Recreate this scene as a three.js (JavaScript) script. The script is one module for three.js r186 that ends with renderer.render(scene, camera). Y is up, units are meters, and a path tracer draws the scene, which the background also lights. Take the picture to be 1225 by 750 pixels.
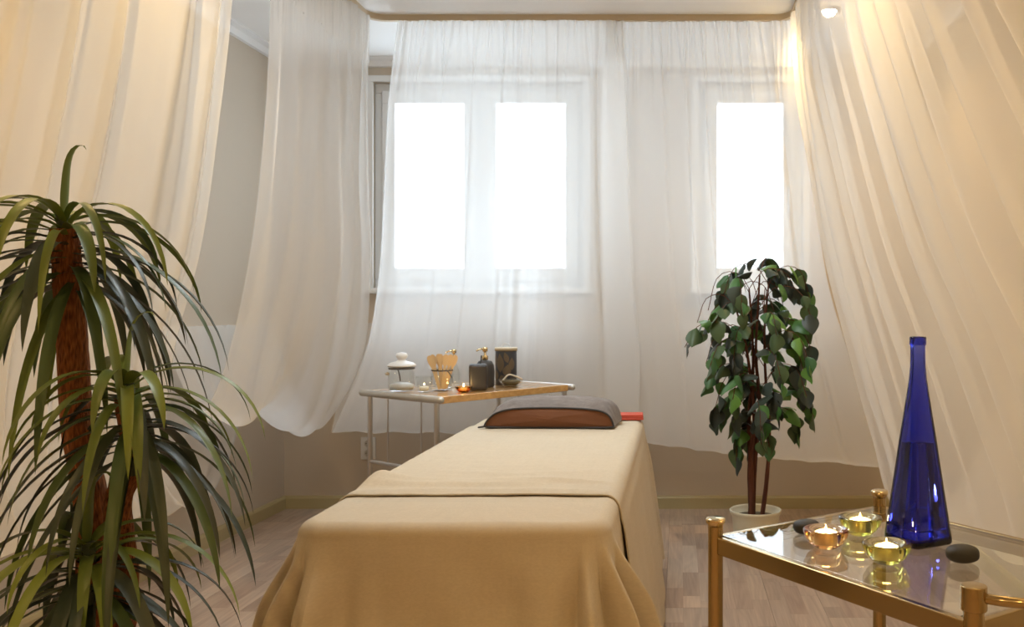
import * as THREE from 'three';
import { RoundedBoxGeometry } from 'three/addons/geometries/RoundedBoxGeometry.js';
import { mergeGeometries } from 'three/addons/utils/BufferGeometryUtils.js';
import { ImprovedNoise } from 'three/addons/math/ImprovedNoise.js';
import { RectAreaLightUniformsLib } from 'three/addons/lights/RectAreaLightUniformsLib.js';

// ---------------------------------------------------------------- camera, sky, daylight, exposure
const F = 1080, CX = 812, CY = 370, EYE = 1.106;       // focal length and principal point in pixels of the 1225 x 750 frame
const scene = new THREE.Scene();
const camera = new THREE.PerspectiveCamera(2 * Math.atan(380 / F) * 180 / Math.PI, 1624 / 760, 0.05, 60);
camera.setViewOffset(1624, 760, 0, 10, 1225, 750);
camera.position.set(0, EYE, 0);
camera.lookAt(0, EYE, -5);
camera.focus = 1.9;
camera.userData.fStop = 11;
camera.updateProjectionMatrix();

scene.background = new THREE.Color().setRGB(0.8, 0.91, 1.0);   // overcast sky beyond the windows
scene.backgroundIntensity = 3.3;
RectAreaLightUniformsLib.init();
const renderer = new THREE.WebGLRenderer({ antialias: true });
renderer.toneMapping = THREE.LinearToneMapping;
renderer.toneMappingExposure = 1.4;
renderer.shadowMap.enabled = true;

const DAY = new THREE.Color().setRGB(0.7, 0.86, 1.0), DAYLIGHT = 1.8;     // daylight entering at each window
const hazySun = new THREE.DirectionalLight(new THREE.Color().setRGB(0.76, 0.88, 1.0), 3.0);     // the bright upper part of the overcast sky, very soft
hazySun.position.set(-0.6, 7, -10); hazySun.target.position.set(-0.4, 1.2, -4.8); hazySun.shadow.radius = 70; hazySun.castShadow = true;
Object.assign(hazySun.shadow.camera, { left: -4, right: 4, top: 4, bottom: -4, near: 0.5, far: 20 });
scene.add(hazySun, hazySun.target);
const WARM = new THREE.Color().setRGB(1.0, 0.65, 0.25);                   // halogen ceiling spots
const SPOT = 2.1, FILL_PANEL = 12.5;

// ---------------------------------------------------------------- helpers
const V3 = THREE.Vector3, V2 = THREE.Vector2, PI = Math.PI;
const P = (px, py, d) => new V3((px - CX) / F * d, EYE - (py - CY) / F * d, -d);
function rng(seed) { let a = seed >>> 0; return () => { a = (a + 0x6D2B79F5) >>> 0; let t = a; t = Math.imul(t ^ (t >>> 15), t | 1); t ^= t + Math.imul(t ^ (t >>> 7), t | 61); return ((t ^ (t >>> 14)) >>> 0) / 4294967296; }; }
const noiser = new ImprovedNoise();
const noise = (x, y = 0, z = 0) => noiser.noise(x + 31.7, y + 12.3, z + 7.9);
const clamp = (x, a = 0, b = 1) => Math.min(b, Math.max(a, x));
const lerp = (a, b, t) => a + (b - a) * t;
const smooth = (a, b, x) => { const t = clamp((x - a) / (b - a)); return t * t * (3 - 2 * t); };
const taken = {};
function numbered(name) { const n = taken[name] = (taken[name] ?? -1) + 1; return n ? name + '_' + String(n).padStart(3, '0') : name; }
function shade(o) { o.castShadow = true; o.receiveShadow = true; return o; }
function mesh(name, geometry, material, parent) {
  const o = shade(new THREE.Mesh(geometry, material));
  o.name = parent ? name : numbered(name);
  (parent ?? scene).add(o);
  return o;
}
function tag(o, label, category, group) { o.userData.label = label; o.userData.category = category; if (group) o.userData.group = group; return o; }
function thing(name, label, category, pos = [0, 0, 0], turn = 0, group) {
  const o = new THREE.Group(); o.name = numbered(name); scene.add(o);
  o.position.set(...pos); o.rotation.y = turn;
  return tag(o, label, category, group);
}
function structure(o, label) { o.userData.kind = 'structure'; if (label) o.userData.label = label; return o; }
const box = (x0, x1, y0, y1, z0, z1) => new THREE.BoxGeometry(x1 - x0, y1 - y0, z1 - z0).translate((x0 + x1) / 2, (y0 + y1) / 2, (z0 + z1) / 2);
const rbox = (x0, x1, y0, y1, z0, z1, r = 0.004, s = 2) => new RoundedBoxGeometry(x1 - x0, y1 - y0, z1 - z0, s, r).translate((x0 + x1) / 2, (y0 + y1) / 2, (z0 + z1) / 2);
const lathe = (pts, seg = 40) => new THREE.LatheGeometry(pts.map(([x, y]) => new V2(Math.max(x, 1e-5), y)), seg);
const tube = (pts, r, seg = 24, rad = 10, closed = false) => new THREE.TubeGeometry(new THREE.CatmullRomCurve3(pts.map((p) => p.isVector3 ? p : new V3(...p)), closed), seg, r, rad, closed);
function bar(a, b, r, rad = 16) {
  a = a.isVector3 ? a : new V3(...a); b = b.isVector3 ? b : new V3(...b);
  const g = new THREE.CylinderGeometry(r, r, a.distanceTo(b), rad);
  g.applyQuaternion(new THREE.Quaternion().setFromUnitVectors(new V3(0, 1, 0), b.clone().sub(a).normalize()));
  return g.translate((a.x + b.x) / 2, (a.y + b.y) / 2, (a.z + b.z) / 2);
}
function merge(list) { return mergeGeometries(list.map((g) => (g.index ? g.toNonIndexed() : g)).map((g) => { for (const k of Object.keys(g.attributes)) if (!['position', 'normal', 'uv'].includes(k)) g.deleteAttribute(k); return g; })); }
function grid(nu, nv, fn, uvScale = [1, 1]) {      // (nu+1) x (nv+1) points of fn(u, v)
  const pos = [], uv = [], idx = [];
  for (let j = 0; j <= nv; j++) for (let i = 0; i <= nu; i++) { const p = fn(i / nu, j / nv, i, j); pos.push(p.x, p.y, p.z); uv.push(i / nu * uvScale[0], j / nv * uvScale[1]); }
  for (let j = 0; j < nv; j++) for (let i = 0; i < nu; i++) { const a = j * (nu + 1) + i, b = a + 1, c = a + nu + 1, d = c + 1; idx.push(a, c, b, b, c, d); }
  const g = new THREE.BufferGeometry();
  g.setAttribute('position', new THREE.Float32BufferAttribute(pos, 3)); g.setAttribute('uv', new THREE.Float32BufferAttribute(uv, 2)); g.setIndex(idx);
  g.computeVertexNormals();
  return g;
}
function outward(g) {                                // closed surfaces: turn the faces outwards
  const p = g.attributes.position, ix = g.index.array, a = new V3(), b = new V3(), c = new V3(); let vol = 0;
  for (let i = 0; i < ix.length; i += 3) { a.fromBufferAttribute(p, ix[i]); b.fromBufferAttribute(p, ix[i + 1]); c.fromBufferAttribute(p, ix[i + 2]); vol += a.dot(b.cross(c)); }
  if (vol < 0) for (let i = 0; i < ix.length; i += 3) [ix[i], ix[i + 1]] = [ix[i + 1], ix[i]];
  g.computeVertexNormals(); return g;
}
function data(w, h, fn, srgb = true) {
  const a = new Uint8Array(w * h * 4);
  for (let y = 0; y < h; y++) for (let x = 0; x < w; x++) { const c = fn(x, y), k = (y * w + x) * 4; a[k] = clamp(c[0], 0, 255); a[k + 1] = clamp(c[1], 0, 255); a[k + 2] = clamp(c[2], 0, 255); a[k + 3] = c[3] ?? 255; }
  const t = new THREE.DataTexture(a, w, h); t.wrapS = t.wrapT = THREE.RepeatWrapping; t.magFilter = THREE.LinearFilter; t.minFilter = THREE.LinearFilter;
  if (srgb) t.colorSpace = THREE.SRGBColorSpace;
  t.needsUpdate = true; return t;
}
const std = (o) => new THREE.MeshStandardMaterial(o), phys = (o) => new THREE.MeshPhysicalMaterial(o);
const lin = (r, g, b) => new THREE.Color().setRGB(r, g, b);

// ---------------------------------------------------------------- textures and materials
const weave = data(64, 64, (x, y) => { const a = Math.sin(x / 64 * PI * 16), b = Math.sin(y / 64 * PI * 16); const v = 128 + 90 * (((x >> 2) + (y >> 2)) % 2 ? a * a : b * b) - 45; return [v, v, v]; }, false);
const rw = rng(5);
const speck = data(256, 256, () => { const v = 128 + (rw() - 0.5) * 110; return [v, v, v]; }, false);
const wallBump = speck.clone(); wallBump.repeat.set(3, 3); wallBump.needsUpdate = true;
const rf = rng(11), STR = [];                       // three-strip laminate print: 18 strips across, staggered blocks along
for (let s = 0; s < 18; s++) { const cuts = []; let z = rf() * 0.25; while (z < 2.34) { cuts.push({ z, tone: rf(), hue: rf(), off: rf() * 50 }); z += 0.26 + rf() * 0.2; } STR.push(cuts); }
const floorTex = data(1024, 1024, (x, y) => {
  const s = Math.floor(x / 1024 * 18), z = y / 1024 * 2.34, cuts = STR[s];
  let k = cuts.length - 1; for (let i = 0; i < cuts.length; i++) if (cuts[i].z <= z) k = i;
  if (cuts[0].z > z) k = cuts.length - 1;
  const b = cuts[k], xs = x / 1024 * 1.17;
  const grain = noise(xs * 160 + b.off, z * 5, b.off) * 9 + noise(xs * 42 + b.off, z * 3.2 + b.off, 3) * 13 + noise(xs * 420, z * 14, b.off) * 5 + Math.sin((noise(xs * 14 + b.off, z * 2.1, b.off) * 5 + xs * 60) * 3.2) * 3.5;
  const t = (b.tone - 0.5) * 29;
  let e = 0; for (const c of cuts) if (Math.abs(c.z - z) < 0.0016) e = -14; if ((x / 1024 * 18) % 1 < 0.02) e = -12;
  return [172 + t + grain + e, 151 + t + grain * 0.95 + e + b.hue * 5 - 2, 131 + t * 0.9 + grain * 0.85 + e + b.hue * 7];
});
const woodTex = data(256, 256, (x, y) => { const g = noise(x / 9, y / 130, 2) * 16 + noise(x / 3, y / 90, 5) * 8; return [205 + g, 158 + g, 96 + g * 0.8]; });
const barkTex = data(256, 512, (x, y) => { const n = noise(x / 7 + y / 42, y / 24, 1) * 46 + noise(x / 2.6 - y / 60, y / 30, 4) * 34; return [138 + n, 82 + n * 0.72, 42 + n * 0.5]; });
const barkBump = data(256, 512, (x, y) => { const n = 128 + noise(x / 7 + y / 42, y / 24, 1) * 120 + noise(x / 2.6 - y / 60, y / 30, 4) * 90; return [n, n, n]; }, false);
const stemTex = data(128, 256, (x, y) => { const n = noise(x / 14, y / 30, 1) * 26 + noise(x / 4, y / 12, 4) * 16; return [92 + n, 52 + n * 0.7, 36 + n * 0.5]; });
const suede = data(256, 256, (x, y) => { const n = noise(x / 26, y / 26, 1) * 16 + noise(x / 7, y / 7, 3) * 12 + (rw() - 0.5) * 14; return [124 + n, 116 + n, 112 + n]; });
const linen = data(256, 256, (x, y) => { const n = (rw() - 0.5) * 8 + noise(x / 3, y / 60, 1) * 2 + noise(x / 60, y / 3, 1) * 2; return [201 + n, 188 + n, 166 + n]; });

const M = {};
M.wall = std({ color: lin(0.56, 0.485, 0.39), roughness: 0.9, bumpMap: wallBump, bumpScale: 0.0006 });
M.ceiling = std({ color: lin(0.87, 0.87, 0.87), roughness: 0.92 });
M.cornice = std({ color: lin(0.8, 0.8, 0.8), roughness: 0.7 });
M.baseboard = std({ color: lin(0.44, 0.37, 0.2), roughness: 0.45 });
M.plank = std({ map: floorTex, roughness: 0.34 });
M.subfloor = std({ color: lin(0.12, 0.1, 0.08), roughness: 0.9 });
M.whitePaint = std({ color: lin(0.78, 0.79, 0.79), roughness: 0.4 });
M.pane = phys({ color: lin(1, 1, 1), transmission: 1, roughness: 0, thickness: 0, ior: 1.45 });
M.sheer = phys({ color: lin(0.95, 0.95, 0.945), transmission: 0.74, roughness: 0.64, thickness: 0, specularIntensity: 0.0, side: THREE.DoubleSide, bumpMap: weave, bumpScale: 0.0002 });
M.rail = std({ color: lin(0.55, 0.45, 0.31), roughness: 0.5 });
M.sheet = std({ map: linen, roughness: 0.9, side: THREE.DoubleSide, bumpMap: weave, bumpScale: 0.0002 });
M.pad = std({ color: lin(0.3, 0.27, 0.22), roughness: 0.6 });
M.beech = std({ color: lin(0.5, 0.32, 0.16), roughness: 0.5 });
M.wood = phys({ map: woodTex, roughness: 0.35, clearcoat: 1, clearcoatRoughness: 0.08 });
M.chrome = std({ color: lin(0.62, 0.62, 0.63), roughness: 0.28, metalness: 1 });
M.satin = std({ color: lin(0.6, 0.59, 0.56), roughness: 0.45, metalness: 0.8 });
M.brass = std({ color: lin(0.45, 0.335, 0.17), roughness: 0.2, metalness: 1 });
M.brassPolished = std({ color: lin(0.7, 0.56, 0.33), roughness: 0.16, metalness: 1 });
M.tableGlass = phys({ color: lin(0.95, 0.97, 0.95), transmission: 1, roughness: 0.01, thickness: 0, ior: 1.7 });
M.suede = std({ map: suede, roughness: 0.95 });
M.brownCloth = std({ color: lin(0.17, 0.065, 0.026), roughness: 0.85, bumpMap: speck, bumpScale: 0.0004 });
M.piping = std({ color: lin(0.035, 0.03, 0.028), roughness: 0.7 });
M.red = std({ color: lin(0.55, 0.07, 0.03), roughness: 0.6 });
M.plastic = std({ color: lin(0.75, 0.75, 0.74), roughness: 0.35 });
M.dark = std({ color: lin(0.02, 0.02, 0.02), roughness: 0.6 });
M.bark = std({ map: barkTex, bumpMap: barkBump, bumpScale: 0.004, roughness: 0.95 });
M.stem = std({ map: stemTex, roughness: 0.85 });
M.soil = std({ color: lin(0.16, 0.12, 0.07), roughness: 1, bumpMap: speck, bumpScale: 0.01 });
M.pot = std({ color: lin(0.74, 0.68, 0.5), roughness: 0.35 });
M.basalt = std({ color: lin(0.026, 0.026, 0.026), roughness: 0.55, bumpMap: speck, bumpScale: 0.0004 });
M.wax = phys({ color: lin(0.9, 0.86, 0.74), roughness: 0.5, transmission: 0.3, thickness: 0 });
M.foil = std({ color: lin(0.8, 0.8, 0.78), roughness: 0.3, metalness: 1 });
M.wick = std({ color: lin(0.03, 0.02, 0.02), roughness: 1 });
M.flame = std({ color: lin(1, 0.8, 0.4), emissive: lin(1, 0.72, 0.34), emissiveIntensity: 14 });
M.lamp = std({ color: lin(1, 0.95, 0.85), emissive: lin(1, 0.8, 0.5), emissiveIntensity: 30 });
M.fillPanelGlow = std({ color: lin(0.9, 0.9, 0.9), emissive: lin(0.95, 0.98, 1), emissiveIntensity: 2 });  // glowing face of the added fill panel over the bed
M.clear = phys({ color: lin(0.96, 0.97, 0.97), transmission: 1, roughness: 0.02, thickness: 0, ior: 1.45 });
const tint = (c, d) => phys({ color: lin(1, 1, 1), transmission: 1, roughness: 0.02, thickness: 0.01, ior: 1.5, attenuationColor: lin(...c), attenuationDistance: d });
M.amberGlass = tint([0.97, 0.72, 0.42], 0.025);
M.limeGlass = tint([0.87, 0.86, 0.38], 0.025);
M.orangeGlass = tint([0.95, 0.35, 0.03], 0.006);
M.blueGlass = tint([0.03, 0.05, 0.66], 0.0085);
M.water = phys({ color: lin(1, 1, 1), transmission: 1, roughness: 0, thickness: 0.05, ior: 1.33 });
M.blackCeramic = std({ color: lin(0.035, 0.032, 0.03), roughness: 0.45 });
M.stick = std({ color: lin(0.62, 0.43, 0.22), roughness: 0.7 });
M.ribbon = std({ color: lin(0.09, 0.075, 0.065), roughness: 0.7 });
M.canister = std({ color: lin(0.03, 0.032, 0.04), roughness: 0.35 });
M.cream = std({ color: lin(0.6, 0.52, 0.38), roughness: 0.5 });
M.leafPrint = std({ color: lin(0.12, 0.085, 0.05), roughness: 0.5 });
M.potpourri = std({ color: lin(0.09, 0.075, 0.04), roughness: 0.8 });

// ---------------------------------------------------------------- the room
const XL = -2.194, XR = 1.3, ZB = -5.02, ZF = 2.2, H = 2.5, T = 0.22;
const floor = new THREE.Group(); floor.name = 'floor'; scene.add(floor); structure(floor, 'three-strip laminate floor in greyed brown wood');
mesh('subfloor', box(XL - T, XR + T, -0.15, -0.009, ZB - T, ZF + T), M.subfloor, floor);
{
  const r = rng(3), PW = 0.195, PL = 1.285, variants = [];
  const plankGeometry = (len, k) => {
    const g = new RoundedBoxGeometry(PW - 0.0008, 0.009, len - 0.0008, 1, 0.0007).translate(PW / 2, -0.0045, len / 2);
    const p = g.attributes.position, uv = g.attributes.uv;
    for (let i = 0; i < p.count; i++) uv.setXY(i, (p.getX(i) + k * PW) / 1.17, (p.getZ(i) + k * 0.417) / 2.34);
    return g;
  };
  for (let k = 0; k < 6; k++) variants.push(plankGeometry(PL, k));
  let col = 0;
  for (let x = XL; x < XR - 0.001; x += PW, col++) {
    const wide = Math.min(PW, XR - x);
    let z = ZB, first = true;
    while (z < ZF - 0.001) {
      let len = first ? PL * (0.25 + 0.75 * ((col * 0.37) % 1)) : PL; first = false; len = Math.min(len, ZF - z);
      const k = Math.floor(r() * 6), g = Math.abs(len - PL) < 1e-6 ? variants[k] : plankGeometry(len, k);
      const o = mesh('plank', g, M.plank, floor); o.position.set(x, 0, z); if (wide < PW) o.scale.x = wide / PW;
      z += len;
    }
  }
}
// openings of the two windows in the back wall
const W1 = [-1.706, -0.52, 1.222, 2.375], W2 = [0.10, 0.70, 1.222, 2.375];
{
  const g = [box(XL - T, XR + T, 0, W1[2], ZB - T, ZB), box(XL - T, XR + T, W1[3], H, ZB - T, ZB), box(XL - T, W1[0], W1[2], W1[3], ZB - T, ZB), box(W1[1], W2[0], W1[2], W1[3], ZB - T, ZB), box(W2[1], XR + T, W1[2], W1[3], ZB - T, ZB)];
  structure(mesh('wall_back', merge(g), M.wall), 'taupe painted back wall with two windows');
}
structure(mesh('wall_left', box(XL - T, XL, 0, H, ZB, ZF + T), M.wall), 'taupe painted left wall');
structure(mesh('wall_right', box(XR, XR + T, 0, H, ZB, ZF + T), M.wall), 'taupe painted right wall');
structure(mesh('wall_front', box(XL, XR, 0, H, ZF, ZF + T), M.wall), 'taupe painted wall behind the viewer');
structure(mesh('ceiling', box(XL - T, XR + T, H, H + 0.2, ZB - T, ZF + T), M.ceiling), 'white flat ceiling');
{
  const prof = new THREE.Shape([[0, 0], [0.055, 0], [0.055, -0.008], [0.03, -0.02], [0.016, -0.046], [0, -0.05]].map((p) => new V2(...p)));
  const run = (len) => new THREE.ExtrudeGeometry(prof, { depth: len, bevelEnabled: false });
  const c = new THREE.Group(); c.name = 'trim_1'; scene.add(c); structure(c, 'white cove moulding along the ceiling');
  let o = mesh('moulding', run(ZF - ZB), M.cornice, c); o.position.set(XL, H, ZB);
  o = mesh('moulding', run(XR - XL), M.cornice, c); o.rotation.y = -PI / 2; o.position.set(XR, H, ZB);
  o = mesh('moulding', run(ZF - ZB), M.cornice, c); o.rotation.y = PI; o.position.set(XR, H, ZF);
}
{
  const bp = new THREE.Shape([[0, 0], [0.016, 0], [0.016, 0.058], [0.01, 0.07], [0, 0.072]].map((p) => new V2(...p)));
  const run = (len) => new THREE.ExtrudeGeometry(bp, { depth: len, bevelEnabled: false });
  let o = structure(mesh('baseboard_left', run(ZF - ZB), M.baseboard), 'olive beige skirting board on the left wall'); o.position.set(XL, 0, ZB);
  o = structure(mesh('baseboard_back', run(XR - XL), M.baseboard), 'olive beige skirting board on the back wall'); o.rotation.y = -PI / 2; o.position.set(XR, 0, ZB);
  o = structure(mesh('baseboard_right', run(ZF - ZB), M.baseboard), 'olive beige skirting board on the right wall'); o.rotation.y = PI; o.position.set(XR, 0, ZF);
}
function makeWindow(n, [x0, x1, y0, y1]) {
  const w = new THREE.Group(); w.name = 'window_' + n; scene.add(w); structure(w, n === 1 ? 'white two-sash window above the serving trolley' : 'white single-sash window above the potted weeping fig');
  const zf = ZB - 0.05, zb = ZB - 0.12, f = 0.055;
  mesh('frame', merge([rbox(x0, x1, y1 - f, y1, zb, zf), rbox(x0, x1, y0, y0 + f, zb, zf), rbox(x0, x0 + f, y0 + f, y1 - f, zb, zf), rbox(x1 - f, x1, y0 + f, y1 - f, zb, zf), ...(x1 - x0 > 0.9 ? [rbox((x0 + x1) / 2 - 0.03, (x0 + x1) / 2 + 0.03, y0 + f, y1 - f, zb, zf)] : [])]), M.whitePaint, w);
  const c = 0.05;                                     // architrave on the wall face
  mesh('architrave', merge([rbox(x0 - 0.02, x1 + 0.02, y1 - 0.005, y1 + 0.03, ZB, ZB + 0.014), rbox(x0 - c + 0.02, x0 + 0.01, y0 + 0.002, y1 - 0.005, ZB, ZB + 0.014), rbox(x1 - 0.01, x1 + c - 0.02, y0 + 0.002, y1 - 0.005, ZB, ZB + 0.014)]), M.whitePaint, w);
  mesh('sill', rbox(x0 - 0.04, x1 + 0.04, y0 - 0.03, y0 + 0.002, ZB - 0.12, ZB + 0.06, 0.008), M.whitePaint, w);
  const two = x1 - x0 > 0.9, mid = two ? (x0 + x1) / 2 : x1 - f + 0.03, halves = two ? [[x0 + f, mid - 0.03], [mid + 0.03, x1 - f]] : [[x0 + f, x1 - f]];
  for (const [a, b] of halves) {
    const s = 0.06, zs = zf + 0.014, ya = y0 + f, yb = y1 - f;
    const sash = mesh('sash', merge([rbox(a - 0.012, b + 0.012, yb - s, yb + 0.012, zf + 0.0005, zs), rbox(a - 0.012, b + 0.012, ya - 0.012, ya + s, zf + 0.0005, zs), box(a + 0.0005, b - 0.0005, yb - s + 0.001, yb - 0.0005, zb + 0.02, zf), box(a + 0.0005, b - 0.0005, ya + 0.0005, ya + s - 0.001, zb + 0.02, zf), rbox(a - 0.012, a + s, ya + s, yb - s, zf + 0.0005, zs), rbox(b - s, b + 0.012, ya + s, yb - s, zf + 0.0005, zs), box(a + 0.0005, a + s - 0.001, ya + s, yb - s, zb + 0.02, zf), box(b - s + 0.001, b - 0.0005, ya + s, yb - s, zb + 0.02, zf)]), M.whitePaint, w);
    mesh('pane', box(a + s - 0.004, b - s + 0.004, ya + s - 0.004, yb - s + 0.004, zb + 0.05, zb + 0.052), M.pane, sash);
    mesh('handle', merge([rbox(mid + (a < mid ? -0.065 : 0.045), mid + (a < mid ? -0.045 : 0.065), 1.72, 1.80, zs, zs + 0.01), rbox(mid + (a < mid ? -0.062 : 0.048), mid + (a < mid ? -0.048 : 0.062), 1.64, 1.79, zs + 0.01, zs + 0.035, 0.006)]), M.whitePaint, sash);
    const L = new THREE.RectAreaLight(DAY, DAYLIGHT, b - a - 2 * s, yb - ya - 2 * s);
    L.position.set((a + b) / 2, (ya + yb) / 2, zb + 0.056); L.lookAt((a + b) / 2, (ya + yb) / 2, 0); scene.add(L);
  }
}
makeWindow(1, W1); makeWindow(2, W2);

// ---------------------------------------------------------------- ceiling spots (behind the curtains and over the front of the room)
function spot(x, z, label, power = SPOT) {
  const o = thing('ceiling_spotlight', label, 'ceiling light', [x, H, z], 0, 'ceiling spots');
  mesh('bezel', lathe([[0.034, 0.0], [0.052, 0.0], [0.053, -0.004], [0.046, -0.01], [0.036, -0.01], [0.034, -0.004]]), M.chrome, o);
  mesh('bulb', lathe([[0, -0.034], [0.016, -0.031], [0.028, -0.021], [0.034, -0.006], [0.034, -0.001], [0, -0.0005]]), M.lamp, o);
  const L = new THREE.SpotLight(WARM, power, 0, 1.25, 0.6, 2);
  L.position.set(x, H - 0.02, z); L.target.position.set(x, 0, z); L.shadow.radius = 1.7; L.castShadow = true; scene.add(L); scene.add(L.target);
}
spot(0.70, -4.2, 'round ceiling spotlight glowing behind the top of the cream side curtain');
spot(0.92, -2.6, 'round ceiling spotlight halfway along the right wall behind the curtain');
spot(0.98, -1.0, 'round ceiling spotlight by the right wall next to the glass table');
spot(-1.85, -1.0, 'round ceiling spotlight by the left wall next to the dracaena');
spot(-1.83, -2.5, 'round ceiling spotlight halfway along the left wall behind the curtain');
spot(-0.95, 1.0, 'round ceiling spotlight over the foot end of the bed on the dracaena side', 4.8);
spot(0.35, 1.0, 'round ceiling spotlight over the foot end of the bed on the glass table side', 4.8);
{
  const o = thing('added_fill_panel', 'added square white fill panel on the ceiling, unseen, brightening the massage bed', 'ceiling light', [-0.46, H, -3.0]);  // added out of view as neutral fill for bed top and curtains
  mesh('housing', rbox(-0.32, 0.32, -0.045, 0, -0.32, 0.32, 0.006), M.whitePaint, o);
  mesh('fill_diffuser_light', rbox(-0.3, 0.3, -0.05, -0.04, -0.3, 0.3, 0.003), M.fillPanelGlow, o);
  const L = new THREE.RectAreaLight(lin(0.82, 0.93, 1.0), FILL_PANEL, 0.6, 0.6); L.position.set(-0.46, H - 0.055, -3.0); L.lookAt(-0.46, 0, -3.0); scene.add(L);
}

// ---------------------------------------------------------------- curtain track
{
  const RX0 = -1.467, RX1 = 0.536, RZ = -4.28, RC = 0.09, path = [];
  path.push([RX0, 0.6]); path.push([RX0, RZ + RC]);
  for (let k = 1; k < 8; k++) { const a = PI / 2 * k / 8; path.push([RX0 + RC - RC * Math.cos(a), RZ + RC - RC * Math.sin(a)]); }
  path.push([RX0 + RC, RZ]); path.push([RX1 - RC, RZ]);
  for (let k = 1; k < 8; k++) { const a = PI / 2 * k / 8; path.push([RX1 - RC + RC * Math.sin(a), RZ + RC - RC * Math.cos(a)]); }
  path.push([RX1, RZ + RC]); path.push([RX1, 0.6]);
  const W = 0.012, y1 = H, y0 = H - 0.028, pos = [], idx = [];
  path.forEach(([x, z], i) => {
    const a = path[Math.max(0, i - 1)], b = path[Math.min(path.length - 1, i + 1)], dx = b[0] - a[0], dz = b[1] - a[1], l = Math.hypot(dx, dz), nx = -dz / l, nz = dx / l;
    for (const [s, y] of [[W, y1], [W, y0], [-W, y0], [-W, y1]]) pos.push(x + nx * s, y, z + nz * s);
    if (i) for (let k = 0; k < 4; k++) { const p = (i - 1) * 4 + k, q = (i - 1) * 4 + (k + 1) % 4; idx.push(p, q, p + 4, q, q + 4, p + 4); }
  });
  let g = new THREE.BufferGeometry(); g.setAttribute('position', new THREE.Float32BufferAttribute(pos, 3)); g.setIndex(idx); g = g.toNonIndexed(); g.computeVertexNormals();
  tag(mesh('curtain_track', g, M.rail), 'beige curtain track bent around the ceiling above the massage bed', 'curtain rail');
}

// ---------------------------------------------------------------- curtains: from the track down into a swag and up again to the wall
function curtain(label, rows, o) {
  const nu = o.nu ?? 420, nv = o.nv ?? 130, base = [];
  const rowCurves = rows.map((r) => new THREE.CatmullRomCurve3(r.map((p) => new V3(...p)), false, 'catmullrom', 0.4));
  for (let i = 0; i <= nu; i++) {
    const col = new THREE.CatmullRomCurve3(rowCurves.map((c) => c.getPoint(i / nu)), false, 'centripetal');
    base.push(col.getSpacedPoints(nv));
  }
  const wave = o.rail / o.folds / (2 * PI), ph = (u) => 2 * PI * (o.folds * u + 0.55 * noise(u * o.folds * 0.55, o.seed) + 0.9 * noise(u * o.folds * 0.17, o.seed + 5));
  const point = (i, j, lift = 0) => {
    const p = base[i][j].clone(), a = base[Math.max(0, i - 1)][j], b = base[Math.min(nu, i + 1)][j], c = base[i][Math.max(0, j - 1)], d = base[i][Math.min(nv, j + 1)];
    const tu = b.clone().sub(a).normalize(), tv = d.clone().sub(c).normalize(), n = new V3().crossVectors(tu, tv).normalize();
    const u = i / nu, v = j / nv, swag = o.swag ?? 0.62;
    const f = ph(u + 0.012 * noise(u * 3, v * 3, o.seed)) , amp = (0.55 + 0.75 * Math.abs(noise(u * o.folds * 0.4, v * 1.2, o.seed + 9)) * 2);
    const A = o.amp * amp * lerp(0.34, 1, smooth(0, 0.3, v)) * (1 - 0.72 * smooth(swag, 1, v)) * (o.calm ? 1 - o.calm * smooth(0.35, swag, v) : 1);
    const fine = o.fine * (1 - smooth(0.02, 0.16, v)) * Math.sin(ph(u) * 3.3 + 4 * noise(u * 40, 0, o.seed));
    const edge = smooth(0, 0.012, u) * smooth(0, 0.012, 1 - u);
    const back = 0.9 + 1.9 * noise(u * o.folds * 0.31, v * 0.5, o.seed + 13);
    p.addScaledVector(n, (A * Math.sin(f) + fine) * lerp(0.4, 1, edge) + A * 0.5 * noise(u * o.folds * 0.9, v * 2, o.seed + 3) + 0.0035 * noise(u * o.folds * 4.3, v * 1.4, o.seed + 17) * smooth(0.02, 0.2, v) + lift);
    p.addScaledVector(tu, wave * (o.over ?? 1) * back * Math.sin(f) * edge * smooth(0, 0.12, v) * (1 - smooth(swag - 0.08, swag + 0.1, v)));
    if (o.limit) o.limit(p, u, v);
    return p;
  };
  const t = thing('sheer_curtain', label, 'curtain', [0, 0, 0], 0, 'sheer curtains around the massage bed');
  mesh('drape', grid(nu, nv, (u, v, i, j) => point(i, j), [o.width, o.length]), M.sheer, t);
  const head = Math.round(nv * (o.head ?? 0.2) / o.length);
  mesh('heading_tape', grid(nu, head, (u, v, i, j) => point(i, j, -0.004), [o.width, o.head ?? 0.2]), M.sheer, t);
  return t;
}
const HT = 2.472;
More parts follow.
